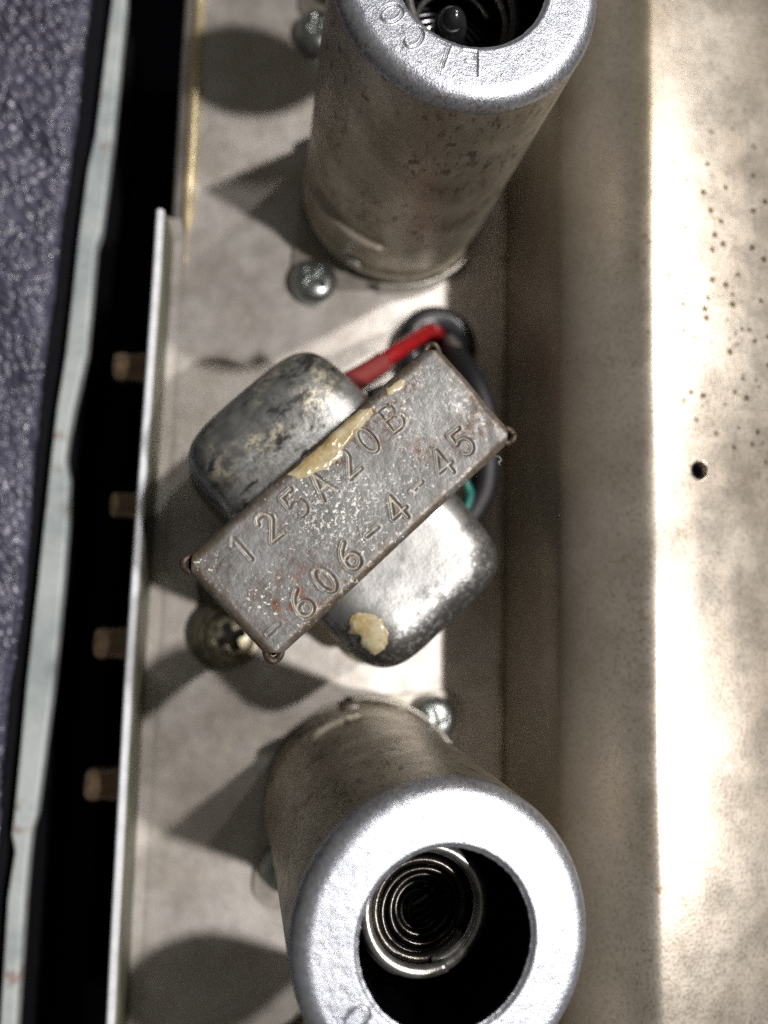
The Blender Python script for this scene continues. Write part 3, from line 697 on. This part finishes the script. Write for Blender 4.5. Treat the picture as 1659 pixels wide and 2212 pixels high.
def dup(root, loc, label, group, rot=None):
    r = root.copy(); COL.objects.link(r); r.location = loc; r['label'] = label; r['group'] = group
    if rot: r.rotation_euler = rot
    for ch in root.children:
        c = ch.copy(); COL.objects.link(c); c.parent = r
        for g in ch.children: d = g.copy(); COL.objects.link(d); d.parent = c
    return r
b1_ = P(845, 440, 0); b2_ = P(780, 1720, 0); b0_ = P(853, -108, 0); b3_ = (1.38, -5.58, 0)
spots = [(b1_, (1018, -64), 'upper'), (b2_, (966, 2034), 'lower'), (b0_, None, 'above'), (b3_, None, 'below')]
names = {'upper': ('grey brown tube shield at the top with stamped ring and brown specks on its side', 'glass tube tip standing inside the upper tube shield', 'tube socket under the upper shield, above the black grommet'),
         'lower': ('tube shield at the bottom with a blown out bright ring, spring seen inside', 'dark glass tube inside the lower shield under the coiled spring', 'tube socket under the lower shield, below the transformer'),
         'above': ('tube shield just beyond the top edge of the picture', 'tube inside the shield beyond the top edge', 'tube socket at the top edge holding the uppermost screw'),
         'below': ('tube shield just beyond the bottom edge of the picture', 'tube inside the shield beyond the bottom edge', 'tube socket beyond the bottom edge of the picture')}
first = True
for b, tpx, nm in spots:
    loc = (b[0], b[1], 0)
    if tpx: q = P(*tpx, HT); rot = Vector((0, 0, 1)).rotation_difference(Vector((q[0]-b[0], q[1]-b[1], HT))).to_euler()
    elif nm == 'above': rot = Vector((0, 0, 1)).rotation_difference(Vector((0, -.33, HT))).to_euler()
    else: rot = None
    L = names[nm]
    if first:
        for ob, lb, g in ((SH, L[0], 'stamped tube shields'), (TU, L[1], 'tubes inside the shields'), (SK, L[2], 'sockets under the tube shields')):
            ob.location = loc; ob['label'] = lb; ob['group'] = g
        SH.rotation_euler = rot; TU.rotation_euler = rot; TU.location = (loc[0]+.02, loc[1]+.11, 0); first = False
    else:
        h_ = dup(SH, loc, L[0], 'stamped tube shields', rot); t_ = dup(TU, loc, L[1], 'tubes inside the shields', rot)
        if nm == 'lower':
            for c_ in t_.children:
                if c_.name.startswith('glass_envelope'): c_.data = FLAT
            for c_ in h_.children:
                if c_.name.startswith('spring'): c_.data = CONE
            add_mesh('reflection_coils', *tail, M_tail, h_)
        dup(SK, loc, L[2], 'sockets under the tube shields')

# ------------------------------------------------------------------ grommet and wires
gq = P(942, 750, .12); gr = thing('rubber_grommet', (gq[0], gq[1], 0), 'black rubber grommet ring in the floor between upper shield and transformer', 'grommet')
V, Fc = lathe([(.345+.155*math.cos(a), .13+.15*math.sin(a)) for a in np.linspace(-.6, math.pi+.9, 22)], 72); add_mesh('grommet_ring', V, Fc, M_rubber, gr)
V, Fc = lathe([(0, .012), (.30, .012)], 40); add_mesh('grommet_hole_disc', V, Fc, M_recess, gr)  # floor is not cut; a black disc stands in for the dark opening
def wire(name, px, rad, mat, label, cat='wire', parent=None):
    pts = [P(u, v, z) for u, v, z in px]; V, Fc = tube(spline(pts), rad, 16); o = add_mesh(name, V, Fc, mat, parent)
    if parent is None: tag(o, label, cat)
    return o
rw = thing('red_wire', (0, 0, 0), 'red insulated wire running from under the strap into the black grommet', 'wire')
wire('insulation', [(760, 822, .95), (800, 800, .92), (850, 765, .82), (895, 735, .60), (925, 716, .38), (942, 718, .15), (950, 730, -.1)], .094, M_red, '', parent=rw)
wire('cloth_sleeve', [(690, 850, .95), (760, 822, .95), (800, 800, .92), (828, 782, .87)], .118, M_redcloth, '', parent=rw)
wire('grey_wire', [(968, 745, -.1), (970, 738, .25), (990, 770, .5), (1000, 830, .6), (985, 900, .7)], .085, M_greywire, 'dull grey wire coming up through the grommet behind the strap corner')
wire('black_wire', [(958, 765, .1), (985, 775, .45), (1022, 828, .75), (1047, 900, .85), (1050, 980, .85), (1042, 1060, .8), (1000, 1130, .75), (960, 1150, .7)], .15, M_blackwire, 'thick black wire curving round the right corner of the transformer')
wire('black_wire', [(940, 770, .1), (930, 800, .4), (880, 830, .7), (800, 860, .8)], .10, M_blackwire, 'thin black wire under the red wire beside the upper bell')
wire('teal_wire', [(950, 940, .9), (980, 1000, .95), (1006, 1045, .95), (1014, 1075, .9), (990, 1130, .85)], .05, M_teal, 'short teal wire glimpsed between strap corner and shiny bell')
# a curled lint fibre caught on the strap corner
pts = [P(1068, 985, 2.5), P(1078, 987, 2.52), P(1083, 994, 2.5), P(1077, 998, 2.51), P(1080, 1004, 2.5)]
V, Fc = tube(spline(pts, 6), .0028, 5); tag(add_mesh('lint_fibre', V, Fc, m_simple('lint', (.6, .6, .58), .8)), 'tiny curled lint fibre hanging off the right corner of the strap', 'lint')
S.render.engine = 'CYCLES'
S.cycles.use_denoising = False; S.cycles.sample_clamp_indirect = 1.5; S.cycles.blur_glossy = 1.5; S.cycles.sample_clamp_direct = 12
bpy.data.objects.remove(bpy.data.objects['x']) if 'x' in bpy.data.objects else None
